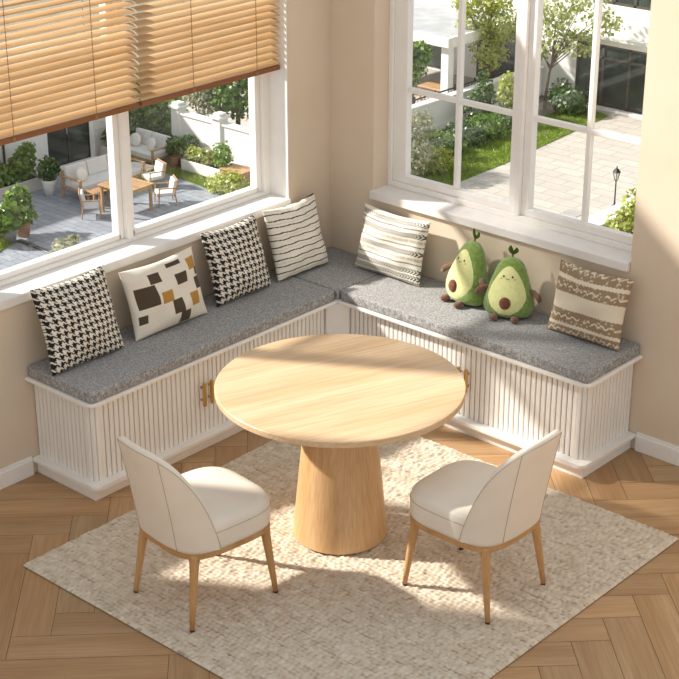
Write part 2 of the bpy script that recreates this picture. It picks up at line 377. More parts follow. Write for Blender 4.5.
# ------------------------------------------------------------------ banquette benches
D, DP, L1, L2, CAP, LED = .463, .424, 2.106, 1.992, .504, .088
RIB, GR = .029, .0038
def ribbed(x0, x1, depth=.0055, z0=LED, z1=CAP-.018):
    """reeded face in local x from x0 to x1, proud towards -y"""
    n = max(1, round((x1-x0)/RIB)); p = (x1-x0)/n; prof = []
    for k in range(n):
        a = x0+k*p
        prof += [(a, 0), (a+GR*.5, 0), (a+GR*.5+.0015, -depth*.75), (a+GR*.5+.005, -depth), (a+p-GR*.5-.005, -depth), (a+p-GR*.5-.0015, -depth*.75), (a+p-GR*.5, 0)]
    prof.append((x1, 0)); poly = prof+[(x1, .012), (x0, .012)]
    return prism(poly, z0, z1)
def place(bm, loc, rz): bmesh.ops.transform(bm, matrix=Matrix.Translation(loc) @ Matrix.Rotation(rz, 4, 'Z'), verts=bm.verts); return bm
RC = .045
def bench(name, label, right):
    """built in plan with the front facing local -y, the free end at local +x and the wall along y=0 (right wall); mirrored for the left wall"""
    L = L2 if right else L1; LP = L-.036
    t = thing(name, label, 'bench')
    def fin(bm):
        if not right: bmesh.ops.transform(bm, matrix=Matrix(((0, -1, 0, 0), (-1, 0, 0, 0), (0, 0, 1, 0), (0, 0, 0, 1))), verts=bm.verts)
        return bm
    # carcass, plinth, ledge, top board
    obj('carcass', fin(B(D, LP-.012, -DP+.012, -.003, LED, CAP-.018)), 'white', t)
    obj('plinth', fin(B(D-.02, L-.026, -DP, -.003, 0, LED-.02, .002)), 'white', t)
    r = .036
    led = [(D-.02, -.003), (D-.02, -D)]+arc(L-r, -D+r, r, -PI/2, 0)+[(L, -.003)]
    obj('bottom_ledge', fin(prism(led, LED-.022, LED, .005, 2)), 'white', t)
    cap = [(D+.0005, -.003), (D+.0005, -D)]+arc(L-r, -D+r, r, -PI/2, 0)+[(L, -.003)]
    obj('top_board', fin(prism(cap, CAP-.018, CAP, .005, 2)), 'white', t)
    # ribbed doors on the front, ribbed end panel, ribbed rounded corner
    mid = 1.258 if right else 1.372; a, b = .512, LP-RC
    for x0, x1, hx in ((a, mid-.001, mid-.024), (mid+.001, b, mid+.024)):
        d = obj('door', fin(place(ribbed(x0, x1), (0, -DP+.012, 0), 0)), 'white_rib', t)
        bm = bmesh.new(); box(bm, hx-.007, hx+.007, -DP-.028, -DP-.012, .238, .362, .003)
        box(bm, hx-.004, hx+.004, -DP-.013, -DP+.004, .262, .272); box(bm, hx-.004, hx+.004, -DP-.013, -DP+.004, .328, .338)
        obj('handle', fin(bm), 'brass', d)
    obj('end_panel', fin(place(ribbed(RC, DP-.006), (LP-.012, -DP, 0), PI/2)), 'white_rib', t)
    bm = bmesh.new()
    for k in range(3):
        a0, a1 = -PI/2+k*PI/6+.06, -PI/2+(k+1)*PI/6-.06
        p = prism(arc(LP-RC, -DP+RC, RC, a0, a1, 3)+arc(LP-RC, -DP+RC, RC-.02, a1, a0, 3), LED, CAP-.018); me = bpy.data.meshes.new('t'); p.to_mesh(me); p.free(); bm.from_mesh(me); bpy.data.meshes.remove(me)
    p = prism([(LP-RC, -DP+RC)]+arc(LP-RC, -DP+RC, RC-.012, -PI/2, 0, 6), LED, CAP-.018); me = bpy.data.meshes.new('t'); p.to_mesh(me); p.free(); bm.from_mesh(me); bpy.data.meshes.remove(me)
    obj('corner_post', fin(bm), 'white_rib', t)
    # plain stile beside the room corner
    return t
bench('storage_bench', 'white ribbed storage bench along the left wall under the blinds', False)
bench('storage_bench', 'white ribbed storage bench along the right wall under the window without blinds', True)
t = thing('corner_bench', 'plain white corner unit joining the two ribbed benches', 'bench')
poly = [(.003, -.003), (D-.001, -.003), (D-.001, -DP+.02), (.53, -DP), (DP, -.53), (DP-.02, -D+.001), (.003, -D+.001)]
obj('carcass', prism([(.003, -.003), (D-.001, -.003), (D-.001, -DP-.02), (DP+.02, -D+.001), (.003, -D+.001)], LED, CAP-.018), 'white', t)
obj('filler_panel', prism([(.508, -DP+.006), (.508, -DP-.002), (DP+.002, -.508), (DP-.006, -.508)][::-1], LED, CAP-.018), 'white', t)
obj('top_board', prism([(.003, -.003), (D-.0005, -.003), (D-.0005, -D+.0005), (.003, -D+.0005)], CAP-.018, CAP), 'white', t)
obj('plinth', prism([(.003, -.003), (D-.022, -.003), (D-.022, -D+.022), (.003, -D+.022)], 0, LED-.02), 'white', t)

def seat_cushion(label, x0, x1, y0, y1):
    cx, cy = (x0+x1)/2, (y0+y1)/2; hx, hy = (x1-x0)/2, (y1-y0)/2
    bm = bmesh.new(); r = .02
    poly = arc(hx-r, -hy+r, r, -PI/2, 0, 4)+arc(hx-r, hy-r, r, 0, PI/2, 4)+arc(-hx+r, hy-r, r, PI/2, PI, 4)+arc(-hx+r, -hy+r, r, PI, 1.5*PI, 4)
    bm = prism(poly, 0, .054, .009, 3)
    o = obj('seat_cushion', bm, 'heather', None, True); o.location = (cx, cy, CAP)
    return tag(o, label, 'cushion', 'grey bench seat cushions')
g = .004
seat_cushion('long grey heather seat cushion on the bench under the blinds', .004, D-.008, -L1+.012, -D-g)
seat_cushion('square grey heather seat cushion in the room corner', .004, D-g, -D+g, -.004)
seat_cushion('long grey heather seat cushion carrying the two avocado plushes', D+g, L2-.012, -D+.008, -.004)

# ------------------------------------------------------------------ pillows
C = {k: np.array(lin(v)[:3]) for k, v in dict(cream='#E9E1D2', black='#2B2725', ivory='#EFE8DA', brown='#54483A', gold='#B98A44', taupe='#9A8468', line='#3A332E', sand='#E3D6BF', dash='#4A433B', mush='#C9BBA3').items()}
def hsh(a, b): 
    v = np.sin(a*12.9898+b*78.233)*43758.5453; return v-np.floor(v)
def pat_hound(n):
    def f(u, v):
        u = u+.006*np.sin(v*9)+.004*np.sin(v*31); v = v+.006*np.sin(u*8+1)+.004*np.sin(u*29)
        i, j = np.floor(u*n*8), np.floor(v*n*8); warp = (i % 8) < 4; weft = (j % 8) < 4; use = ((i+j) % 4) < 2
        dark = np.where(use, warp, weft); a = (warp & weft) | dark
        return np.where(a[..., None], C['black'], C['cream'])*(.92+.16*hsh(i, j))[..., None]
    return f
def pat_patch(u, v):
    out = np.broadcast_to(C['cream'], u.shape+(3,)).copy()
    R = [(.25, .42, .72, .87, 'brown'), (.05, .30, .41, .71, 'brown'), (.60, .77, .585, .755, 'brown'), (.33, .49, .40, .57, 'gold'), (.46, .61, .19, .40, 'brown'), (.74, .88, .21, .41, 'gold'),
         (.87, .985, .43, .60, 'brown'), (.82, .96, .73, .90, 'gold'), (.55, .70, .02, .19, 'brown'), (.03, .13, .20, .32, 'brown'), (.55, .74, .88, .94, 'brown'), (.92, .985, .63, .73, 'brown')]
    for a, b, c, d, k in R:
        m = (u > a) & (u < b) & (v > c) & (v < d); out[m] = C[k]
    return out*(.94+.1*hsh(np.floor(u*160), np.floor(v*160)))[..., None]
def pat_lines(u, v):
    w = v+.02*(u-.5)+.004*np.sin(u*24+v*30); p = (w*11) % 1
    out = np.where((p < .17)[..., None], C['line'], C['ivory']); q = (w*11+.45) % 1
    return np.where(((q < .06) & (np.floor(w*11) % 2 < 1))[..., None], C['mush'], out)
def pat_dash(u, v):
    out = np.broadcast_to(C['ivory'], u.shape+(3,)).copy(); w = v+.004*np.sin(u*20)
    for c, h, kind in ((.93, .035, 0), (.85, .012, 1), (.75, .04, 0), (.66, .022, 2), (.585, .01, 1), (.48, .04, 0), (.385, .022, 2), (.31, .01, 1), (.20, .04, 0), (.10, .04, 0), (.03, .012, 1)):
        m = np.abs(w-c) < h
        if kind == 0: m &= ((u*26+(np.abs(w-c)/h)*.9) % 1) < .52; col = C['line']
        elif kind == 1: m &= ((u*44) % 1) < .7; col = C['dash']
        else: m &= ((u*60) % 1) < .6; col = C['mush']*.8
        out[m] = col
    return out
def pat_knit(u, v):
    z = .012*np.abs(((u*22) % 1)*2-1); w = v+z; out = np.broadcast_to(C['sand'], u.shape+(3,)).copy()
    n = hsh(np.floor(u*46), np.floor(v*40))
    for a, b in ((.0, .13), (.18, .38), (.62, .80), (.86, 1.1)):
        m = (w > a) & (w < b); out[m] = C['taupe']
        m2 = m & (np.abs(w-(a+b)/2+.02*np.sin(u*60)) < .014) & (n > .25); out[m2] = C['sand']
        m3 = m & (n > .9); out[m3] = C['mush']
    return out
def pillow(label, pat, w, h, th, loc, yaw, lean, roll=0., seed=0, sag=.05, N=193, bumpy=0.):
    """loc = middle of the lower edge; local x across, z up, -y towards the room"""
    rs = np.random.RandomState(seed); u = np.linspace(-1, 1, N); U, V = np.meshgrid(u, u); ph = rs.rand(8)*6.28
    ex, ez = 1-.075*(1-V**2)**1.0, 1-sag*(1-U**2)
    X = U*w/2*ex; Z = np.where(V > 0, V*h/2*ez*(1-.02*np.cos(U*3)), V*h/2*(1-.03*(1-U**2)))
    env = ((1-np.abs(U)**2.6)*(1-np.abs(V)**2.6)).clip(0)**.55
    wr = .006*np.sin(U*5+V*3+ph[0])+.005*np.sin(V*7-U*4+ph[1])+.003*np.sin(U*13+ph[2])*np.abs(V)
    Yf = -(th/2)*env*(1+.12*np.sin(V*2+ph[3]))-wr*env**.7-.002
    if bumpy:
        Yf -= bumpy*env**.3*(np.sin(U*30)*np.sin(V*30))
    Yb = (th/2)*env+.002
    V0 = np.concatenate([np.stack([X, Yf, Z], -1).reshape(-1, 3), np.stack([X, Yb, Z], -1).reshape(-1, 3)])
    idx = np.arange(N*N).reshape(N, N); q = np.stack([idx[:-1, :-1], idx[:-1, 1:], idx[1:, 1:], idx[1:, :-1]], -1).reshape(-1, 4)
    ring = np.concatenate([idx[0, :], idx[1:, -1], idx[-1, -2::-1], idx[-2:0:-1, 0]]); r2 = np.roll(ring, -1)
    F = np.concatenate([q, q[:, ::-1]+N*N, np.stack([r2, ring, ring+N*N, r2+N*N], -1)])
    o = np_obj('throw_pillow', V0, F, 'cloth', None, True)
    col = pat((U+1)/2, (V+1)/2).reshape(-1, 3).clip(0, 1); cc = np.ones((2*N*N, 4), np.float32); cc[:N*N, :3] = col; cc[N*N:, :3] = col
    at = o.data.color_attributes.new('weave', 'FLOAT_COLOR', 'POINT'); at.data.foreach_set('color', cc.ravel())
    o.matrix_world = Matrix.Translation(loc) @ Matrix.Rotation(yaw, 4, 'Z') @ Matrix.Rotation(-lean, 4, 'X') @ Matrix.Rotation(roll, 4, 'Y') @ Matrix.Translation((0, 0, h/2))
    return tag(o, label, 'pillow', 'throw pillows on the benches')
ZC = CAP+.054+.004; R_ = math.radians
LW = PI/2                                                     # yaw for a pillow leaning on the left wall
pillow('black and white houndstooth pillow nearest the free end of the left bench', pat_hound(12), .43, .40, .13, (.190, -1.875, ZC), LW, R_(17), 0, 1)
pillow('oblong cream pillow with brown and gold square patches', pat_patch, .47, .335, .13, (.180, -1.345, ZC), LW, R_(17), R_(0), 2)
pillow('black and white houndstooth pillow between the patchwork and the striped pillows', pat_hound(11), .385, .375, .13, (.165, -.835, ZC), LW, R_(16), R_(0), 3)
pillow('cream pillow with thin black stripes nearest the room corner', pat_lines, .385, .375, .13, (.165, -.395, ZC), LW, R_(16), R_(0), 4)
pillow('ivory pillow with rows of dark dashes beside the first avocado', pat_dash, .44, .335, .13, (.525, -.15, ZC), R_(0), R_(14), 0, 5)
pillow('taupe and cream knitted pillow at the free end of the right bench', pat_knit, .41, .34, .13, (1.745, -.155, ZC), R_(0), R_(15), 0, 6)

# ------------------------------------------------------------------ avocado plushes
def avocado(label, loc, rz, s):
    t = thing('avocado_plush', label, 'plush toy', loc, rz, 'avocado plush toys'); SY = .66; TILT = R_(-9)
    H = .30*s
    def rad(z):                                                # pear profile, z 0..1
        z = min(max(z, 0.), 1.); K = ((0, .55), (.03, .80), (.08, .93), (.16, 1.), (.27, 1.), (.4, .93), (.55, .80), (.7, .675), (.8, .59), (.88, .49), (.94, .37), (.975, .24), (1., 0.))
        for (a, p), (b, q) in zip(K, K[1:]):
            if z <= b: return .126*s*(p+(q-p)*(z-a)/(b-a))
    prof = [(max(rad(k/30), .0005), H*k/30) for k in range(31)]; prof[0] = (.06*s, .0); prof[-1] = (.0005, H)
    tm = Matrix.Rotation(TILT, 4, 'X')
    def fin(bm): bmesh.ops.transform(bm, matrix=tm, verts=bm.verts); return bm
    bm = lathe(prof, 40, 1, SY); body = obj('body', fin(bm), 'plush_green', t, True)
    def surf(x, z, off):                                       # front surface at x, z
        r = max(rad(z/H), 1e-4); q = min(abs(x)/r, .999); return -SY*r*math.sqrt(1-q*q)-off
    bm = bmesh.new(); nr, na = 12, 56; rings = []; zc = H*.40
    for i in range(nr+1):
        f = i/nr; ring = []
        for k in range(na):
            a = 2*PI*k/na; zz = math.sin(a); out = .098*s*math.cos(a)*(1-.36*max(0, zz)); z = zc+f*(H*.335 if zz < 0 else H*.475)*zz; x = f*out
            ring.append(bm.verts.new((x, surf(x, z, .0065*(1-f**6)-.001), z)))
            if i == 0: break
        rings.append(ring)
    for k in range(na): bm.faces.new((rings[0][0], rings[1][k], rings[1][(k+1) % na]))
    for a, b in zip(rings[1:], rings[2:]):
        for k in range(na): bm.faces.new((a[k], b[k], b[(k+1) % na], a[(k+1) % na]))
    face = obj('belly_panel', fin(bm), 'plush_yellow', t, True)
    z = H*.27; obj('pit', fin(ellipsoid(.029*s, .016*s, .031*s, (0, surf(0, z, .003), z))), 'plush_brown', t, True)
    ze = H*.70
    for sx in (-1, 1):
        obj('eye', fin(ellipsoid(.0046*s, .003, .0052*s, (sx*.022*s, surf(sx*.022*s, ze, .006), ze), 10, 8)), 'bead', face, True)
        obj('cheek', fin(ellipsoid(.006*s, .0015, .004*s, (sx*.033*s, surf(sx*.033*s, ze-.012*s, .005), ze-.012*s), 10, 8)), 'blush', face, True)
        # corduroy arms and feet
        r = rad(.45)
        obj('arm', fin(T([(sx*(r-.02), -.01, H*.47), (sx*(r+.012*s), -.02, H*.46), (sx*(r+.036*s), -.03, H*.40), (sx*(r+.052*s), -.036, H*.33)], [.010, .013*s, .016*s, .010*s], 12)), 'plush_limb', t, True)
        obj('foot', ellipsoid(.020*s, .028*s, .017*s, (sx*.052*s, -.074*s, .0165*s)), 'plush_limb', t, True)
    m = [(math.cos(a)*.0075*s, ze-.007*s+math.sin(a)*.006*s) for a in np.linspace(PI*1.1, PI*1.9, 7)]
    obj('mouth', fin(T([(x, surf(x, q, .0065), q) for x, q in m], .0011, 6)), 'bead', face)
    st = obj('stem', fin(T([(0, 0, H-.006), (.002, 0, H+.012)], [.005*s, .004*s], 8)), 'plush_brown', t, True)
    for tip, dx in (((-.012*s, -.006, H+.055*s), -.011*s), ((.016*s, .004, H+.045*s), .012*s)):
        bm = bmesh.new(); a = Vector((0, 0, H+.008)); b = Vector(tip); L = []
        for k in range(7):
            f = k/6; c = a.lerp(b, f)+Vector((dx*math.sin(f*PI)*.5, 0, 0)); wd = .013*s*math.sin(PI*(.08+.9*f))**.8
            L.append([bm.verts.new(c+Vector((-wd, .003, 0))), bm.verts.new(c+Vector((0, -.004, 0))), bm.verts.new(c+Vector((wd, .003, 0))), bm.verts.new(c+Vector((0, .005, 0)))])
        for p, q in zip(L, L[1:]):
            for k in range(4): bm.faces.new((p[k], p[(k+1) % 4], q[(k+1) % 4], q[k]))
        bm.faces.new(L[0]); bm.faces.new(L[-1]); obj('leaf', fin(bm), 'plush_leaf', t, True)
    return t
avocado('bigger avocado plush sitting nearer the room corner, facing sideways', (1.03, -.14, ZC-.004), R_(-16), 1.06)
avocado('smaller avocado plush sitting nearer the knitted pillow', (1.305, -.15, ZC-.004), R_(22), 1.0)

# ------------------------------------------------------------------ table
TX, TY = 1.456, -1.558
t = thing('dining_table', 'round pale oak pedestal dining table on the rug', 'table', (TX, TY, .014))
zt = .735-.014
obj('tabletop', lathe([(.47, zt-.034), (.521, zt-.032), (.530, zt-.027), (.531, zt-.023), (.531, zt-.003), (.528, zt)], 128), 'table', t)
obj('pedestal', lathe([(.206, .008), (.208, .011), (.142, zt-.04), (.141, zt-.033)], 96), 'tbase', t)
obj('shadow_line_plate', lathe([(.198, 0), (.198, .009)], 64), 'foot', t)  # dark colour stands in for the shadow line under the pedestal

# ------------------------------------------------------------------ rug
def rug():
    x0, x1, y0, y1 = .622, 2.595, -2.655, -.605; n = 330; hx, hy = (x1-x0)/2, (y1-y0)/2
    xs = np.linspace(-hx, hx, n); ys = np.linspace(-hy, hy, n); X, Y = np.meshgrid(xs, ys)
    rs = np.random.RandomState(3)
    def vn(px, py, seed):                                      # smooth value noise
        r = np.random.RandomState(seed).rand(64, 64); i, j = np.floor(px).astype(int), np.floor(py).astype(int); fx, fy = px-i, py-j; fx, fy = fx*fx*(3-2*fx), fy*fy*(3-2*fy)
        g = lambda a, b: r[a % 64, b % 64]
        return g(i, j)*(1-fx)*(1-fy)+g(i+1, j)*fx*(1-fy)+g(i, j+1)*(1-fx)*fy+g(i+1, j+1)*fx*fy
    row = Y/.021+.9*vn(X*6, Y*6, 1); k = np.floor(row); q = row-k
    colm = X/.027+hsh(k, k*0+3.)*7+.8*vn(X*9, Y*40, 2); p = colm-np.floor(colm)
    hgt = (.3+.7*np.sqrt((1-(2*q-1)**2).clip(0)))*(.3+.7*np.sqrt((1-np.abs(2*p-1)**2).clip(0)))*(.5+.75*vn(X*55, Y*55, 4))
    edge = np.minimum.reduce([(X+hx)/.012, (hx-X)/.012, (Y+hy)/.012, (hy-Y)/.012]).clip(0, 1)
    Z = .006+(.001+.0135*hgt)*edge**.5
    tone = vn(X*28, Y*48, 5)*.65+.35*hsh(np.floor(colm), k)
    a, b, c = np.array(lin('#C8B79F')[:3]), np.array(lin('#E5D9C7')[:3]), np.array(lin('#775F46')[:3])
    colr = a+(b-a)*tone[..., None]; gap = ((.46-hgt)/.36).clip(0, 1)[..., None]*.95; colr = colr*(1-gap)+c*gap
    V = np.stack([X, Y, Z], -1).reshape(-1, 3); idx = np.arange(n*n).reshape(n, n); F = np.stack([idx[:-1, :-1], idx[:-1, 1:], idx[1:, 1:], idx[1:, :-1]], -1).reshape(-1, 4)
    t = thing('wool_rug', 'cream looped wool rug under the table and chairs', 'rug', ((x0+x1)/2, (y0+y1)/2, 0))
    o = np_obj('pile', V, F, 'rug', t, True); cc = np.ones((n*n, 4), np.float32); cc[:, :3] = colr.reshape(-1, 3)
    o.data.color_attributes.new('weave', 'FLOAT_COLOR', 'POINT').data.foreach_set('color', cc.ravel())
    obj('backing', B(-hx, hx, -hy, hy, .0005, .0075, .002, 1), 'rugedge', t)
rug()

# ------------------------------------------------------------------ chairs
def seat_outline(a, b, n=3.4, N=64, cy=0.):
    P = []
    for k in range(N):
        t = 2*PI*k/N; c, s = math.cos(t), math.sin(t)
        P.append((a*math.copysign(abs(c)**(2/n), c), cy+b*math.copysign(abs(s)**(2/n), s)))
    return P
def chair(label, loc, rz):
    t = thing('dining_chair', label, 'chair', loc, rz, 'cream dining chairs')
    ZB, ZS = .314, .448; a, b = .222, .236
    # upholstered seat: crowned top, rolled edge
    bm = bmesh.new(); rings = []
    for s, z in ((.955, ZB+.02), (.985, ZB+.024), (.998, ZB+.04), (1., ZS-.034), (.99, ZS-.018), (.968, ZS-.004), (.925, ZS+.005), (.8, ZS+.012), (.5, ZS+.015), (.25, ZS+.016)):
        rings.append([bm.verts.new((x, y, z)) for x, y in seat_outline(a*s, b*s, 3.6 if s > .6 else 2.6)])
    for p, q in zip(rings, rings[1:]):
        for k in range(64): bm.faces.new((p[k], p[(k+1) % 64], q[(k+1) % 64], q[k]))
    bm.faces.new(rings[0]); bm.faces.new(rings[-1]); seat = obj('seat', bm, 'leather', t, True)
    o = seat_outline(a*1.003, b*1.003, 3.6); bm = bmesh.new()
    tube(bm, [(x, y, ZS-.03) for x, y in o]+[(o[0][0], o[0][1], ZS-.03)], .0011, 6, False); obj('piping', bm, 'stitch', seat)
    # wooden rail under the seat
    obj('seat_rail', prism(seat_outline(a*.99, b*.99, 3.6), ZB, ZB+.022, .004, 2), 'band', t, True)
    # wrapping back shell
    TM = R_(69); nth, nz = 49, 16; A2, B2 = .224, .241
    def base(th):
        d = (math.sin(th), -math.cos(th)); n = 3.1; r = 1/((abs(d[0])/A2)**n+(abs(d[1])/B2)**n)**(1/n); return d[0]*r, d[1]*r
    def top(th): f = abs(th)/TM; return ZB+.036+.44*(max(0., 1-f**3.7))**.98
    def pt(th, z):
        x, y = base(th); k = (z-ZB)/.447; w = max(0, math.cos(th))
        return Vector((x*(1+.06*max(0, k-.1)), y-.085*k**1.2*(.3+.7*w), z))
    bm = bmesh.new(); G = []
    for i in range(nth):
        th = -TM+2*TM*i/(nth-1); z1 = top(th); G.append([bm.verts.new(pt(th, ZB+.022+(z1-ZB-.022)*j/nz)) for j in range(nz+1)])
    for p, q in zip(G, G[1:]):
        for j in range(nz): bm.faces.new((p[j], q[j], q[j+1], p[j+1]))
    sh = obj('backrest', bm, 'leather', t, True)
    # face normals outward, then thicken inward and soften the rim
    me = sh.data; cen = Vector((0, 0, .5))
    if sum((Vector(p.center)-cen).dot(p.normal) for p in me.polygons) < 0: me.flip_normals()
    m = sh.modifiers.new('thick', 'SOLIDIFY'); m.thickness = .031; m.offset = -1
    m = sh.modifiers.new('soft', 'SUBSURF'); m.levels = 2; m.render_levels = 2
    for th in (-.5, .5):
        obj('seam', T([pt(th, ZB+.03+(top(th)-ZB-.034)*j/14)*1.0+Vector((math.sin(th), -math.cos(th), 0))*.0006 for j in range(15)], .0014, 6), 'stitch', sh)
    rim = []
    for i in range(nth):
        th = -TM+2*TM*i/(nth-1); rim.append(pt(th, max(ZB+.03, top(th)-.010))+Vector((math.sin(th), -math.cos(th), 0))*.0004)
    obj('rim_seam', T(rim, .0013, 6), 'stitch', sh)
    for sx in (-1, 1):
        for sy, fy in ((-1, -.222), (1, .208)):
            p0 = (sx*.165, sy*.175, ZB+.014); p2 = (sx*.192, fy, .010)
            pts = [Vector(p0).lerp(Vector(p2), f) for f in (0, .05, .12, .25, .5, .75, 1)]
            lg = obj('leg', T(pts, [.026, .024, .0205, .0185, .016, .0135, .0105], 14), 'leg', t, True)
            q = Vector(p0).lerp(Vector(p2), 1.0); obj('foot_pad', T([q+Vector((0, 0, .0015)), Vector((q.x, q.y, 0))], [.0105, .0095], 14), 'foot', lg)
    return t
ch = chair('cream upholstered chair at the left of the table, its back to the camera', (1.368, -2.285, .0155), R_(-6.5))
dup(ch, 'cream upholstered chair at the right of the table, seat turned towards the left', (2.152, -1.510, .0155), R_(90))

# ================================================================== outside, seen far below through the windows
Z0 = -10.5
structure(obj('ground', B(-60, -6, 4, 70, Z0-.4, Z0-.06), 'earth'))
structure(obj('patio_floor', B(-30, -23.0, 12, 24.6, Z0-.3, Z0), 'patio'))
structure(obj('driveway', B(-22.4, -12, 24.7, 36.8, Z0-.3, Z0), 'concrete'))
structure(obj('terrace_floor', B(-32, -24.05, 27.5, 37, Z0-.3, Z0+.02), 'concrete'))

def leaves(name, m, blobs, n, size, parent=None, loc=(0, 0, 0), shell=.55, asp=.5, seed=1, droop=.2, up=False):
    """a cloud of individual folded leaves filling ellipsoid blobs (x, y, z, rx, ry, rz)"""
    r = np.random.RandomState(seed); bl = np.array(blobs, float); vol = bl[:, 3]*bl[:, 4]*bl[:, 5]; w = vol**.7; pick = r.choice(len(bl), n, p=w/w.sum())
    d = r.normal(size=(n, 3)); d /= np.linalg.norm(d, axis=1, keepdims=True); rad = shell+(1-shell)*r.rand(n, 1)**.6
    rad *= 1+.12*np.sin(d[:, :1]*9+pick[:, None])*np.cos(d[:, 2:]*8)
    P = bl[pick, :3]+d*rad*bl[pick, 3:]
    nrm = d*.8+r.normal(size=(n, 3))*.55+np.array([0, 0, .35]); nrm /= np.linalg.norm(nrm, axis=1, keepdims=True)
    ax = r.normal(size=(n, 3))+d*.6+np.array([0, 0, .9 if up else -droop]); ax -= (ax*nrm).sum(1, keepdims=True)*nrm; ax /= np.linalg.norm(ax, axis=1, keepdims=True)
    sd = np.cross(nrm, ax); s = size*(.6+.8*r.rand(n, 1))
    tip, base = P+ax*s, P-ax*s*.3; l, q = P+sd*s*asp+nrm*s*.12+ax*s*.25, P-sd*s*asp+nrm*s*.12+ax*s*.25
    V = np.stack([base, q, tip, l], 1).reshape(-1, 3); F = np.arange(4*n).reshape(n, 4)
    o = np_obj(name, V, F, m, parent); o.location = loc
    tn = np.repeat(r.rand(n), 4).astype(np.float32); o.data.attributes.new('tint', 'FLOAT', 'POINT').data.foreach_set('value', tn)
    return o
def lawn(label, poly, n, h, seed, name='lawn'):
    """mown grass: blades over a thin turf"""
    r = np.random.RandomState(seed); P = np.array(poly); a, b = P.min(0), P.max(0)
    def inside(q):
        c = np.zeros(len(q), bool); j = len(P)-1
        for i in range(len(P)):
            x1, y1 = P[i]; x2, y2 = P[j]; hit = ((y1 > q[:, 1]) != (y2 > q[:, 1])) & (q[:, 0] < (x2-x1)*(q[:, 1]-y1)/(y2-y1+1e-12)+x1); c ^= hit; j = i
        return c
    q = a+(b-a)*r.rand(n*4, 2); q = q[inside(q)][:n]; m = len(q); ang = r.rand(m)*6.28; w = .012; hh = h*(.5+r.rand(m)); lean = r.normal(size=(m, 2))*.03
    dx, dy = np.cos(ang)*w, np.sin(ang)*w; z = np.full(m, Z0+.02)
    V = np.stack([np.stack([q[:, 0]-dx, q[:, 1]-dy, z], 1), np.stack([q[:, 0]+dx, q[:, 1]+dy, z], 1), np.stack([q[:, 0]+lean[:, 0], q[:, 1]+lean[:, 1], z+hh], 1)], 1).reshape(-1, 3)
    structure(obj('lawn_bed', prism(poly, Z0-.05, Z0+.02), 'lawn'))
    o = np_obj('grass', V, np.arange(3*m).reshape(m, 3), 'grass'); tag(o, label, 'grass', None, 'stuff')
    o.data.attributes.new('tint', 'FLOAT', 'POINT').data.foreach_set('value', np.repeat(r.rand(m), 3).astype(np.float32)); return o
lawn('strip of mown lawn between the patio and the raised white flower bed', [(-27.5, 23.1), (-24.0, 22.75), (-24.0, 23.55), (-27.6, 23.75)], 9000, .05, 1)
lawn('mown lawn strip between the hedge and the pale driveway', [(-22.35, 25.0), (-20.3, 25.0), (-20.45, 30.1), (-20.75, 33.8), (-20.9, 36.1), (-22.35, 36.5)], 26000, .05, 2)
lawn('small patch of lawn beside the potted plants at the photo edge', [(-27.4, 15.2), (-25.1, 15.2), (-25.75, 16.85), (-27.4, 16.85)], 5000, .05, 3)
structure(obj('trim_1', B(-25.78, -23.0, 16.86, 16.98, Z0-.05, Z0+.03, .01, 1), 'dark'))

def plant(name, label, loc, blobs, n, size, m, seed, stems=5, cat='shrub', shell=.4, group=None, pot=None, up=False, asp=.5, sh=.35):
    t = thing(name, label, cat, loc, 0, group); zb = 0.
    if pot:
        pm, pr, ph = pot; bm = lathe([(pr*.72, 0), (pr*.95, ph*.75), (pr*1.04, ph*.9), (pr*1.04, ph), (pr*.9, ph), (pr*.88, ph-.04)], 24); obj('pot', bm, pm, t, True)
        obj('soil', lathe([(pr*.86, ph-.08), (pr*.86, ph-.045)], 20), 'soil', t); zb = ph-.06
    r = random.Random(seed); bm = bmesh.new()
    for k in range(stems):
        b = blobs[k % len(blobs)]; a = r.random()*6.28
        tube(bm, [(.05*math.cos(a), .05*math.sin(a), zb), (b[0]*.5+.05*math.cos(a), b[1]*.5+.05*math.sin(a), zb+(b[2]-zb)*.55), (b[0]+.5*b[3]*math.cos(a), b[1]+.5*b[4]*math.sin(a), b[2]+.3*b[5])], [.016, .012, .005], 6)
    obj('stems', bm, 'bark', t); leaves('foliage', m, blobs, n, size, t, (0, 0, 0), shell, asp, seed, .2, up)
    return t
def tree(label, loc, trunk, blobs, n, size, m, seed, r0=.09, group='trees below the windows', branches=7):
    t = thing('tree', label, 'tree', loc, 0, group); obj('trunk', T(trunk, [r0*(1-.55*k/(len(trunk)-1)) for k in range(len(trunk))], 10), 'bark', t, True)
    r = random.Random(seed); bm = bmesh.new(); top = Vector(trunk[-1])
    for k in range(branches):
        b = blobs[k % len(blobs)]; e = Vector((b[0]+r.uniform(-.5, .5)*b[3], b[1]+r.uniform(-.5, .5)*b[4], b[2]+r.uniform(0, .7)*b[5])); s = Vector(trunk[-2]).lerp(top, r.uniform(0, 1))
        tube(bm, [s, s.lerp(e, .5)+Vector((0, 0, .08)), e], [r0*.38, r0*.25, r0*.1], 6)
    obj('branches', bm, 'bark', t); leaves('crown', m, blobs, n, size, t, (0, 0, 0), .35, .5, seed); return t

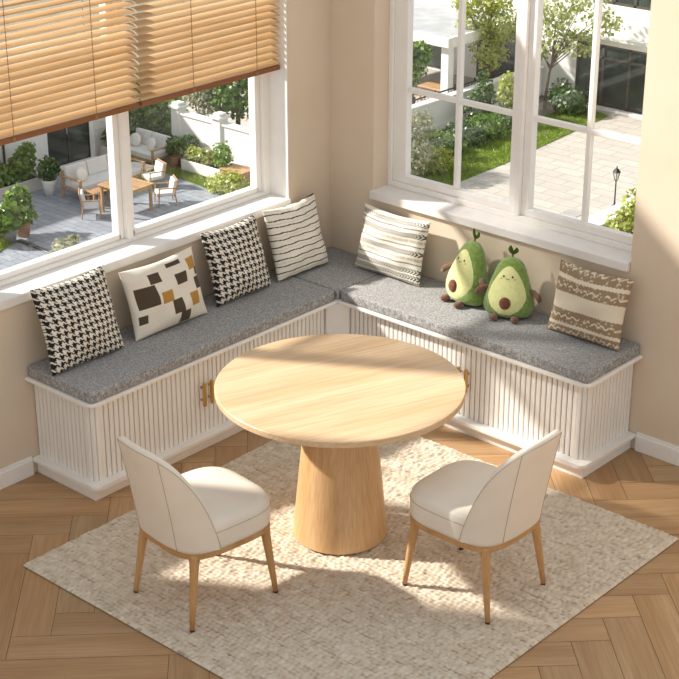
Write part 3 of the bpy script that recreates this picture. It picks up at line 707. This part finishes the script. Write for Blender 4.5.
# --- house beside the patio (left window)
hs = thing('house', 'white house with dark sliding doors beside the patio', 'house', (-29.5, 19, Z0))
bm = bmesh.new(); Hh = 2.55
for y0, y1, z0, z1 in ((-5, -1.3, 0, Hh), (.29, 1.96, 0, Hh), (3.48, 4.55, 0, Hh), (-1.3, .29, 2.12, Hh), (1.96, 3.48, 2.12, Hh)): box(bm, -.3, 0, y0, y1, z0, z1)
box(bm, -4, -.3, -5, 4.55, 0, Hh)
obj('wall', bm, 'stucco', hs); obj('roof', B(-4.2, .12, -5.1, 4.65, Hh, Hh+.12, .01, 1), 'slab', hs)
def sliding_door(parent, y0, y1, h, n, name='sliding_door'):
    bm = bmesh.new(); f = .06; ys = [y0+(y1-y0)*k/n for k in range(n+1)]
    for y in ys: box(bm, -.10, -.02, max(y-f/2, y0), min(y+f/2, y1), 0, h)
    box(bm, -.10, -.02, y0, y1, h-f, h); box(bm, -.10, -.02, y0, y1, 0, f)
    d = obj(name, bm, 'dark', parent)
    for a, b in zip(ys, ys[1:]): obj('pane', B(-.07, -.05, a+f/2, b-f/2, f, h-f), 'darkglass', d)
    obj('handle', B(-.02, .02, ys[1]-.08, ys[1]-.05, .95, 1.25), 'greypot', d)
sliding_door(hs, 1.96, 3.48, 2.12, 2); sliding_door(hs, -1.3, .29, 2.12, 2)
obj('door_step', B(0, .32, 1.85, 3.6, 0, .1, .01, 1), 'coping', hs); obj('drainpipe', T([(.05, .42, 0), (.05, .42, Hh)], .035, 10), 'dark', hs)
bm = bmesh.new()
for k in range(12): box(bm, 0, .03, 3.62, 4.55, .02+k*.205, .215+k*.205, .008, 1)
obj('siding', bm, 'board', hs)
# --- planters and pots on the patio
def trough(label, x0, x1, y0, y1, h, m='planter'):
    t = thing('planter_trough', label, 'planter', ((x0+x1)/2, (y0+y1)/2, Z0)); a, b = (x1-x0)/2, (y1-y0)/2; bm = bmesh.new(); w = .07
    box(bm, -a, a, -b, -b+w, 0, h, .01, 1); box(bm, -a, a, b-w, b, 0, h, .01, 1); box(bm, -a, -a+w, -b+w, b-w, 0, h, .01, 1); box(bm, a-w, a, -b+w, b-w, 0, h, .01, 1)
    obj('body', bm, m, t); obj('soil', B(-a+w, a-w, -b+w, b-w, 0, h-.05), 'soil', t); return t
trough('long stone planter against the white house, below the left blind', -29.1, -28.5, 18.2, 19.95, .34)
trough('stone planter behind the long sofa', -29.3, -28.8, 22.65, 24.0, .42)
trough('raised white flower bed in front of the boundary wall', -26.85, -25.1, 23.5, 23.95, .34, 'coping')
trough('short pale planter beside the rusty pot under the wall', -28.0, -27.45, 23.75, 24.15, .42)
pl = dict(group='plants around the patio')
plant('planter_shrub', 'leafy green shrub in the stone planter near the photo edge', (-28.8, 18.7, Z0+.29), [(0, -.05, .32, .34, .45, .35), (0, .4, .25, .3, .3, .28)], 520, .1, 'L_mid', 11, **pl)
plant('planter_shrub', 'leafy green shrub in the stone planter beside the white pot', (-28.8, 19.5, Z0+.29), [(0, .0, .42, .33, .42, .45), (0, .2, .8, .2, .25, .25)], 560, .1, 'L_mid', 12, **pl)
plant('potted_shrub', 'bushy shrub in a round white pot by the house', (-28.0, 19.75, Z0), [(0, 0, .72, .3, .3, .34)], 320, .1, 'L_dark', 13, pot=('whitepot', .2, .42), **pl)
plant('planter_shrub', 'dark green shrub in the planter behind the sofa', (-29.05, 23.3, Z0+.37), [(0, -.25, .32, .32, .4, .34), (0, .35, .36, .3, .4, .36)], 620, .1, 'L_dark', 14, **pl)
plant('potted_shrub', 'broad leafy plant in the grey pot at the photo edge', (-25.85, 16.75, Z0), [(0, 0, .68, .44, .44, .34), (-.2, -.3, .55, .36, .36, .26)], 560, .13, 'L_mid', 15, pot=('greypot', .2, .42), **pl)
plant('potted_shrub', 'leafy plant in the terracotta pot beside the grey pot', (-25.95, 17.25, Z0), [(0, .0, .62, .34, .34, .3), (-.25, .1, .95, .32, .32, .26)], 420, .12, 'L_mid', 16, pot=('terra', .2, .4), **pl)
plant('flowering_shrub', 'pale yellow flowering shrub low in the left window', (-23.6, 16.7, Z0), [(0, 0, .32, .42, .42, .32), (.1, .2, .55, .2, .2, .2)], 330, .08, 'L_pale', 17, **pl)
plant('garden_bush', 'big dark bush behind the loveseat', (-29.2, 24.7, Z0), [(0, -.1, .75, .7, .5, .75), (.4, .2, .9, .6, .5, .9), (-.4, -.3, 1.3, .6, .6, .9)], 2400, .11, 'L_mid', 18, **pl)
plant('garden_bush', 'pale blossoming bush beside the end of the boundary wall', (-28.6, 25.9, Z0), [(0, 0, 1.5, .55, .5, .6), (.45, 0, .8, .4, .4, .5)], 900, .09, 'L_pale', 19, **pl)
plant('topiary_ball', 'clipped round topiary ball beside the rusty pot', (-27.0, 23.98, Z0), [(0, 0, .6, .28, .28, .28)], 1500, .05, 'L_dark', 20, shell=.8, **pl)
plant('potted_shrub', 'spreading shrub in a rusty brown pot under the wall', (-27.15, 23.55, Z0), [(0, .05, .62, .34, .3, .3)], 380, .08, 'L_dark', 21, pot=('rust', .17, .38), **pl)
plant('flowering_shrub', 'yellow green shrub at the left end of the flower bed', (-26.5, 23.72, Z0+.3), [(0, 0, .22, .38, .2, .22)], 380, .075, 'L_yel', 22, **pl)
plant('flowering_shrub', 'olive shrub in the middle of the flower bed', (-25.95, 23.72, Z0+.3), [(0, 0, .24, .36, .2, .25)], 360, .075, 'L_olive', 23, **pl)
plant('flowering_shrub', 'tall airy shrub at the right end of the flower bed', (-25.4, 23.72, Z0+.3), [(0, 0, .4, .32, .26, .42)], 420, .07, 'L_mid', 24, **pl)
plant('flowering_shrub', 'yellow green shrub on the lawn end beside the wooden crate', (-24.35, 23.0, Z0), [(0, 0, .32, .55, .4, .34), (-.4, -.1, .22, .4, .3, .22)], 1100, .075, 'L_yel', 25, **pl)
# --- boundary wall
bw = thing('boundary_wall', 'white boundary wall with capped posts behind the flower bed', 'wall', (-27, 24.42, Z0))
obj('panel', B(-1.0, 4.2, -.09, .09, 0, 1.28), 'stucco', bw); obj('coping', B(-1.0, 4.2, -.13, .13, 1.28, 1.36, .01, 1), 'coping', bw)
for x in (-.86, .82, 2.5, 4.1):
    p = obj('post', B(x-.15, x+.15, -.16, .16, 0, 1.46), 'stucco', bw); bm = B(x-.21, x+.21, -.22, .22, 1.46, 1.53, .01, 1); box(bm, x-.14, x+.14, -.15, .15, 1.53, 1.61, .02, 1); obj('post_cap', bm, 'coping', p)
tree('dense green tree rising behind the boundary wall, left of the post', (-27.7, 26.6, Z0), [(0, 0, 0), (.05, 0, .9), (0, .05, 1.7)], [(0, 0, 1.6, 1., .8, .9), (-.5, .2, 1.9, .6, .6, .7), (.2, .3, 2.8, .9, .8, .8)], 2900, .12, 'L_mid', 31)
tree('dark green tree rising behind the boundary wall, right of the post', (-25.9, 26.4, Z0), [(0, 0, 0), (.0, 0, .8), (.05, .05, 1.5)], [(0, 0, 1.4, .9, .8, 1.0), (.5, .2, 1.2, .6, .6, .8), (.1, .2, 2.7, .9, .8, .9)], 3000, .12, 'L_dark', 32)
tree('dark tree closing the gap behind the boundary wall far right', (-24.1, 26.2, Z0), [(0, 0, 0), (.0, 0, .8), (.05, .05, 1.5)], [(0, 0, 1.3, .9, .8, 1.1), (.1, .2, 2.6, .9, .8, .9)], 2400, .12, 'L_mid', 33)
# --- outdoor furniture
def cushion(x0, x1, y0, y1, z0, z1, mtx=None): return B(x0, x1, y0, y1, z0, z1, .035, 2, mtx=mtx)
def sofa(label, loc, rz, W, seats, name, m='teak'):
    """faces local +y"""
    t = thing(name, label, 'sofa', loc, rz, None); h = W/2; d = .4
    bm = bmesh.new()
    for x in (-h+.03, h-.03):
        for y in (-d+.03, d-.03): box(bm, x-.03, x+.03, y-.03, y+.03, 0, .6 if y > 0 else .72, .006, 1)
        box(bm, x-.04, x+.04, -d, d, .58, .62, .008, 1); box(bm, x-.02, x+.02, -d+.03, d-.03, .3, .34)
    box(bm, -h, h, d-.05, d-.01, .24, .32, .006, 1); box(bm, -h, h, -d+.01, -d+.05, .24, .32, .006, 1); box(bm, -h, h, -d+.0, -d+.04, .68, .74, .006, 1)
    for k in range(int(W/.12)): x = -h+.06+k*(W-.12)/max(1, int(W/.12)-1); box(bm, x-.012, x+.012, -d+.01, -d+.03, .3, .7)
    obj('frame', bm, m, t); obj('seat_cushion', cushion(-h+.07, h-.07, -d+.06, d-.01, .3, .46), 'outcush', t); sw = (W-.14)/seats
    for k in range(seats): x = -h+.07+sw*(k+.5); obj('back_cushion', cushion(-sw/2+.01, sw/2-.01, -.08, .08, 0, .42, Matrix.Translation((x, -d+.15, .44)) @ Matrix.Rotation(R_(14), 4, 'X')), 'outcush', t)
    return t
sofa('long pale grey teak patio sofa against the white house', (-27.15, 20.95, Z0), -PI/2, 2.3, 3, 'garden_sofa')
sofa('pale grey loveseat in the patio corner by the dark bush', (-28.1, 23.3, Z0), PI, 1.5, 2, 'garden_loveseat')
for lab, x, y, z, rz in (('off white scatter pillow at the left end of the loveseat', -28.45, 23.2, .46, PI+.2), ('off white scatter pillow at the right end of the loveseat', -27.8, 23.2, .46, PI-.2), ('off white scatter pillow at the far end of the long sofa', -27.08, 21.65, .46, -PI/2-.2), ('off white scatter pillow at the near end of the long sofa', -27.08, 20.2, .46, -PI/2+.2)):
    bm = ellipsoid(.2, .07, .19, (0, 0, .19), 16, 10); bmesh.ops.transform(bm, matrix=Matrix.Rotation(R_(20), 4, 'X'), verts=bm.verts); o = obj('scatter_pillow', bm, 'pinkcush', None, True); o.location = (x, y, Z0+z); o.rotation_euler = (0, 0, rz); tag(o, lab, 'pillow', 'scatter pillows on the patio sofas')
pt_ = thing('patio_table', 'square slatted teak patio table between the chairs', 'table', (-25.45, 20.25, Z0), R_(4)); bm = bmesh.new()
for k in range(9): box(bm, -.55+k*.1235, -.55+k*.1235+.112, -.5, .5, .70, .735, .005, 1)
obj('tabletop', bm, 'teak', pt_); obj('apron', B(-.5, .5, -.44, .44, .62, .70, .005, 1), 'teak', pt_)
for x in (-.47, .47):
    for y in (-.42, .42): obj('leg', B(x-.035, x+.035, y-.035, y+.035, 0, .66, .005, 1), 'teak', pt_)
def armchair(label, x, y, rz, src=None):
    if src: return dup(src, label, (x, y, Z0), rz)
    t = thing('garden_armchair', label, 'chair', (x, y, Z0), rz, 'teak patio armchairs'); bm = bmesh.new()
    for sx in (-.3, .3):
        tube(bm, [(sx, .28, 0), (sx, .24, .6)], .02, 8); tube(bm, [(sx, -.30, 0), (sx, -.24, .4), (sx, -.34, .82)], .02, 8); tube(bm, [(sx, .27, .6), (sx, -.28, .58)], [.022, .022], 8)
    tube(bm, [(-.3, .25, .3), (.3, .25, .3)], .02, 8); tube(bm, [(-.3, -.25, .3), (.3, -.25, .3)], .02, 8); tube(bm, [(-.3, -.34, .82), (.3, -.34, .82)], .02, 8)
    for k in range(6): x0 = -.25+.1*k; tube(bm, [(x0, -.25, .3), (x0, -.335, .81)], .008, 6)
    obj('frame', bm, 'teak', t); obj('seat_cushion', cushion(-.27, .27, -.25, .28, .32, .44), 'outcush', t)
    obj('back_cushion', cushion(-.26, .26, -.05, .05, 0, .40, Matrix.Translation((0, -.20, .42)) @ Matrix.Rotation(R_(12), 4, 'X')), 'outcush', t); return t
a0 = armchair('teak armchair in front of the long sofa, nearest the photo edge', -25.8, 19.35, R_(-40))
a0.scale = (.86, .86, .84)
armchair('teak armchair on the sunlit paving right of the patio table', -25.1, 21.3, R_(150), a0)
armchair('teak armchair behind the patio table, near the loveseat', -26.35, 22.0, R_(165), a0)
st = thing('slatted_bench', 'small slatted teak bench between the long sofa and the armchair', 'bench', (-26.35, 20.15, Z0), R_(80)); bm = bmesh.new()
for k in range(5): box(bm, -.35, .35, -.2+k*.083, -.2+k*.083+.07, .38, .41, .004, 1)
obj('seat', bm, 'teak', st)
for x in (-.3, .3):
    for y in (-.16, .16): obj('leg', B(x-.025, x+.025, y-.025, y+.025, 0, .38), 'teak', st)
lt = thing('low_table', 'low pale coffee table in front of the loveseat', 'table', (-27.2, 22.25, Z0), .2); obj('tabletop', B(-.4, .4, -.28, .28, .30, .36, .02, 2), 'outcush', lt)
for x in (-.33, .33):
    for y in (-.2, .2): obj('leg', B(x-.025, x+.025, y-.025, y+.025, 0, .3), 'teak', lt)
cr = thing('wooden_crate', 'weathered wooden crate beside the yellow green shrub', 'crate', (-24.85, 23.75, Z0), .1); bm = bmesh.new()
for k in range(3): box(bm, -.4, .4, -.28, -.255, .03+k*.13, .14+k*.13, .005, 1); box(bm, -.4, .4, .255, .28, .03+k*.13, .14+k*.13, .005, 1); box(bm, -.4, -.375, -.255, .255, .03+k*.13, .14+k*.13, .005, 1); box(bm, .375, .4, -.255, .255, .03+k*.13, .14+k*.13, .005, 1)
box(bm, -.37, .37, -.25, .25, 0, .03); obj('body', bm, 'teak', cr); bm = bmesh.new()
for k in range(4): box(bm, -.42, .42, -.3+k*.152, -.3+k*.152+.14, .41, .44, .005, 1)
obj('lid', bm, 'teak', cr)

# --- driveway side (right window)
gw = thing('garden_wall', 'low white garden wall with coping behind the hedge', 'wall', (-23.95, 28, Z0))
obj('panel', B(-.09, .09, -.4, 8.7, 0, .92), 'stucco', gw); obj('coping', B(-.14, .14, -.4, 8.7, .92, 1.0, .01, 1), 'coping', gw)
for y in (1.6, ):
    p = obj('post', B(-.15, .15, y-.15, y+.15, 0, 1.06), 'stucco', gw); obj('post_cap', B(-.19, .19, y-.19, y+.19, 1.06, 1.13, .01, 1), 'coping', p)
hd = dict(group='hedge plants along the low garden wall')
plant('hedge_shrub', 'pale blossoming bush lowest in the right window, nearest the frame', (-21.5, 27.1, Z0), [(0, 0, .75, .6, .6, .75), (.2, -.7, .5, .5, .5, .5)], 1700, .085, 'L_pale', 41, **hd)
plant('hedge_shrub', 'bright yellow green bush beside the pale blossoming bush', (-21.35, 28.15, Z0), [(0, 0, .38, .42, .5, .4)], 620, .08, 'L_yel', 42, **hd)
plant('hedge_shrub', 'tall pale leaved shrub against the low wall', (-22.6, 28.9, Z0), [(0, 0, .75, .42, .42, .72)], 800, .075, 'L_pale', 43, **hd)
for k, (y, h, mm, lab) in enumerate(((29.7, .5, 'L_mid', 'rounded green hedge shrub next to the tall pale shrub'), (30.7, .58, 'L_dark', 'darker hedge shrub in the middle of the row'), (31.7, .55, 'L_mid', 'mid green hedge shrub below the upright bushes'), (32.6, .5, 'L_mid', 'hedge shrub at the far end of the row beside the mullion'))):
    plant('hedge_shrub', lab, (-22.45, y, Z0), [(0, 0, h*.62, .5, .58, h*.68), (.3, .2, h*.4, .4, .45, h*.4)], 900, .08, mm, 44+k, **hd)
plant('hedge_shrub', 'upright dark green bush near the window mullion', (-23.2, 32.7, Z0), [(0, 0, .85, .32, .38, .9), (0, -.5, .6, .3, .35, .6)], 900, .09, 'L_dark', 51, up=True, **hd)
plant('hedge_shrub', 'upright yellow green bush hard against the window mullion', (-23.0, 33.7, Z0), [(0, 0, .8, .36, .4, .75)], 700, .09, 'L_yel', 52, up=True, **hd)
plant('garden_bush', 'rounded dark bush at the foot of the slender tree', (-22.0, 35.5, Z0), [(0, 0, .42, .72, .55, .48), (-.4, .2, .55, .4, .4, .45)], 1300, .085, 'L_dark', 53, group=None)
tree('slender leaning tree beside the large glass doors', (-22.9, 35.5, Z0), [(0, 0, 0), (.02, .02, .5), (.1, .02, 1.1), (.2, .05, 1.7)], [(.2, .1, 2.4, .6, .5, .7), (1.1, .2, 2.3, .75, .45, .5), (.3, -.1, 3.1, .8, .6, .5), (1.8, .3, 3.0, .7, .45, .4), (1.3, .1, 3.6, .8, .5, .4), (-.2, -.2, 1.8, .35, .35, .35)], 1500, .1, 'L_olive', 54, .06, branches=16)
tree('full yellow green tree left of the window mullion', (-24.75, 34.9, Z0), [(0, 0, 0), (.05, .0, .8), (0, .05, 1.5)], [(0, 0, 1.7, .65, .6, .75), (.3, .25, 2.5, .7, .6, .7), (-.4, -.3, 2.5, .6, .5, .6), (0, .1, 3.3, .7, .65, .5), (-.5, -.5, 3.2, .5, .5, .4)], 2600, .1, 'L_yel', 55, .07, branches=14)
tree('green tree in front of the flat roofed house, at the window edge', (-25.55, 32.1, Z0), [(0, 0, 0), (.05, .0, .7), (0, .05, 1.3)], [(0, 0, 1.6, .5, .42, .6), (-.35, -.3, 2.0, .5, .4, .5), (.2, .2, 2.0, .35, .3, .35)], 1500, .1, 'L_mid', 56, .06)
# house with the large glass doors
gh = thing('house', 'white two storey house with large glass doors', 'house', (-22.66, 36.77, Z0))
bm = bmesh.new(); W0, W1 = -1.9, 7.0; dw = 3.9
for x0, x1, z0, z1 in ((W0, 0, 0, 6.2), (dw, W1, 0, 6.2), (0, dw, 2.02, 3.3), (0, .5, 3.3, 6.2), (2.75, dw, 3.3, 6.2), (.5, 2.75, 4.9, 6.2)): box(bm, x0, x1, 0, .3, z0, z1)
box(bm, W0, W1, .3, 4, 0, 6.2); obj('wall', bm, 'stucco', gh)
obj('ledge', B(-.35, W1, -.22, 0, 2.22, 2.36, .02, 1), 'coping', gh); obj('roof', B(W0-.1, W1+.2, -.2, 4.2, 6.2, 6.4), 'slab', gh); obj('door_step', B(-.1, dw+.1, -.25, 0, 0, .07, .01, 1), 'coping', gh)
def glazed(parent, x0, x1, z0, z1, n, tr, name):
    bm = bmesh.new(); f = .08; xs = [x0+(x1-x0)*k/n for k in range(n+1)]
    for x in xs: box(bm, max(x-f/2, x0), min(x+f/2, x1), .04, .14, z0, z1)
    for z in (z0, z1-f)+((tr,) if tr else ()): box(bm, x0, x1, .04, .14, z, z+f)
    d = obj(name, bm, 'bronze', parent)
    for a, b in zip(xs, xs[1:]): obj('pane', B(a+f/2, b-f/2, .08, .1, z0+f, z1-f), 'darkglass', d)
glazed(gh, 0, dw, .02, 2.02, 4, 1.55, 'glass_door'); glazed(gh, .5, 2.75, 3.3, 4.9, 3, None, 'window')
# flat roofed terrace house behind the railing
th = thing('house', 'low flat roofed house behind the iron railing', 'house', (-27.1, 36.35, Z0))
obj('wall', B(-4, 2.25, .6, 4.5, 0, 5.2), 'stucco', th); obj('roof', B(-4, 2.2, -3.3, .6, 2.3, 2.36), 'slab', th); obj('fascia', B(-4.05, 2.26, -3.36, -3.26, 2.06, 2.38, .02, 1), 'coping', th)
bm = B(2.16, 2.26, -3.26, .6, 2.06, 2.38); obj('fascia', bm, 'coping', th)
for x in (-3.6, -1.2, 1.95): obj('column', B(x-.14, x+.14, -3.15, -2.87, 0, 2.1), 'stucco', th)
def plain_window(parent, x0, x1, z0, z1, y=.6):
    bm = bmesh.new()
    for a, b, c, d in ((x0, x0+.07, z0, z1), (x1-.07, x1, z0, z1), (x0, x1, z0, z0+.07), (x0, x1, z1-.07, z1)): box(bm, a, b, y-.03, y+.02, c, d)
    f = obj('window', bm, 'dark', parent); obj('pane', B(x0+.05, x1-.05, y-.015, y+.01, z0+.05, z1-.05), 'darkglass', f)
plain_window(th, .4, 2.2, .1, 2.0); plain_window(th, -3.4, -.6, .1, 2.0); plain_window(th, .3, 1.5, 3.3, 4.6); plain_window(th, -2.6, -1.2, 3.3, 4.6)
# iron railing on the terrace edge
rl = thing('iron_railing', 'black scrolled iron railing behind the low garden wall', 'railing', (-24.55, 29, Z0+.02))
obj('top_rail', B(-.02, .02, 0, 8, .86, .9), 'iron', rl); obj('bottom_rail', B(-.015, .015, 0, 8, .12, .15), 'iron', rl)
for k in range(9): obj('post', B(-.025, .025, k-.025 if k else 0, k+.025 if k < 8 else 8, 0, .98), 'iron', rl)
for k in range(8):
    bm = bmesh.new()
    for q in range(1, 6): y = k+q/6; tube(bm, [(0, y, .15), (0, y, .86)], .008, 6)
    for s in (-1, 1): tube(bm, [(0, k+.5+s*(.1+.16*math.cos(a)*(1-a/9)), .5+.22*math.sin(a)*(1-a/9)) for a in np.linspace(0, 6.6, 18)], .011, 6)
    obj('scroll_panel', bm, 'iron', rl)
fa = thing('terrace_table', 'wooden table on the terrace behind the railing', 'table', (-26.0, 34.0, Z0+.02)); obj('tabletop', B(-.55, .55, -.4, .4, .42, .48, .01, 1), 'teak', fa)
for x in (-.48, .48):
    for y in (-.33, .33): obj('leg', B(x-.03, x+.03, y-.03, y+.03, 0, .42), 'teak', fa)
# lamp, raised bed, shrub, drain
lp = thing('garden_lamp', 'small black lantern post beside the raised bed', 'lamp', (-16.05, 28.95, Z0))
obj('post', lathe([(.07, 0), (.07, .04), (.03, .08), (.02, .2), (.018, .72), (.03, .74), (.03, .77)], 12), 'iron', lp, True)
obj('lantern', lathe([(.05, .78), (.095, .98)], 6), 'lampglass', lp); bm = bmesh.new()
for k in range(6): a = 2*PI*k/6; tube(bm, [(.05*math.cos(a), .05*math.sin(a), .77), (.098*math.cos(a), .098*math.sin(a), .985)], .009, 5)
obj('lantern_frame', bm, 'iron', lp); obj('lantern_roof', lathe([(.12, .98), (.06, 1.05), (.02, 1.08), (.015, 1.13), (.002, 1.15)], 6), 'iron', lp)
rb = thing('raised_bed', 'low white raised garden bed at the right edge of the driveway', 'planter', (-14.6, 29.5, Z0))
bm = bmesh.new(); box(bm, -1.1, -.5, -4.5, 6, 0, .3, .01, 1); obj('kerb_wall', bm, 'coping', rb); obj('soil', B(-.5, 3, -4.5, 6, 0, .2), 'soil', rb)
plant('garden_bush', 'airy yellow green shrub in the raised bed beside the lantern', (-14.35, 27.2, Z0+.2), [(0, 0, .6, .42, .42, .5), (-.1, -.4, .3, .4, .4, .3), (.1, .35, 1.1, .32, .38, .4)], 700, .1, 'L_yel', 61, group=None)
tag(obj('drain_cover', B(-16.85, -16.35, 27.6, 28.05, Z0, Z0+.012), 'kerb'), 'square grey drain cover in the driveway paving', 'drain cover')

# ------------------------------------------------------------------ light
w = bpy.data.worlds.new('sky'); SC.world = w; w.use_nodes = True; nt = w.node_tree; bg = nt.nodes['Background']
tc = nt.nodes.new('ShaderNodeTexCoord'); sp = nt.nodes.new('ShaderNodeSeparateXYZ'); cr = nt.nodes.new('ShaderNodeValToRGB')
nt.links.new(tc.outputs['Generated'], sp.inputs[0]); nt.links.new(sp.outputs['Z'], cr.inputs['Fac'])
cr.color_ramp.elements[0].color = (1., .955, .90, 1); cr.color_ramp.elements[1].color = (.86, .93, 1., 1)
nt.links.new(cr.outputs['Color'], bg.inputs['Color']); bg.inputs['Strength'].default_value = .54
sun = bpy.data.lights.new('sun', 'SUN'); sun.energy = 5.4; sun.angle = R_(2.2); sun.color = (1., .945, .865)
so = bpy.data.objects.new('sun', sun); COL.objects.link(so); so.rotation_euler = Vector((1., .6, -.80)).to_track_quat('-Z', 'Y').to_euler()

# ------------------------------------------------------------------ camera
cam = bpy.data.cameras.new('camera'); co = bpy.data.objects.new('camera', cam); COL.objects.link(co); SC.camera = co
cam.sensor_width = 36; cam.lens = 1628.16/679*36; cam.clip_end = 300; cam.clip_start = .1
yaw, pit = R_(131.7185), R_(23.8909)
co.location = (5.590, -6.199, 3.694)
co.rotation_euler = Vector((math.cos(pit)*math.cos(yaw), math.cos(pit)*math.sin(yaw), -math.sin(pit))).to_track_quat('-Z', 'Y').to_euler()
v = SC.view_settings; v.view_transform = 'Standard'; v.look = 'None'; v.gamma = 1; v.use_curve_mapping = False; v.exposure = .47
SC.cycles.max_bounces = 8; SC.cycles.transparent_max_bounces = 16; SC.cycles.use_denoising = True
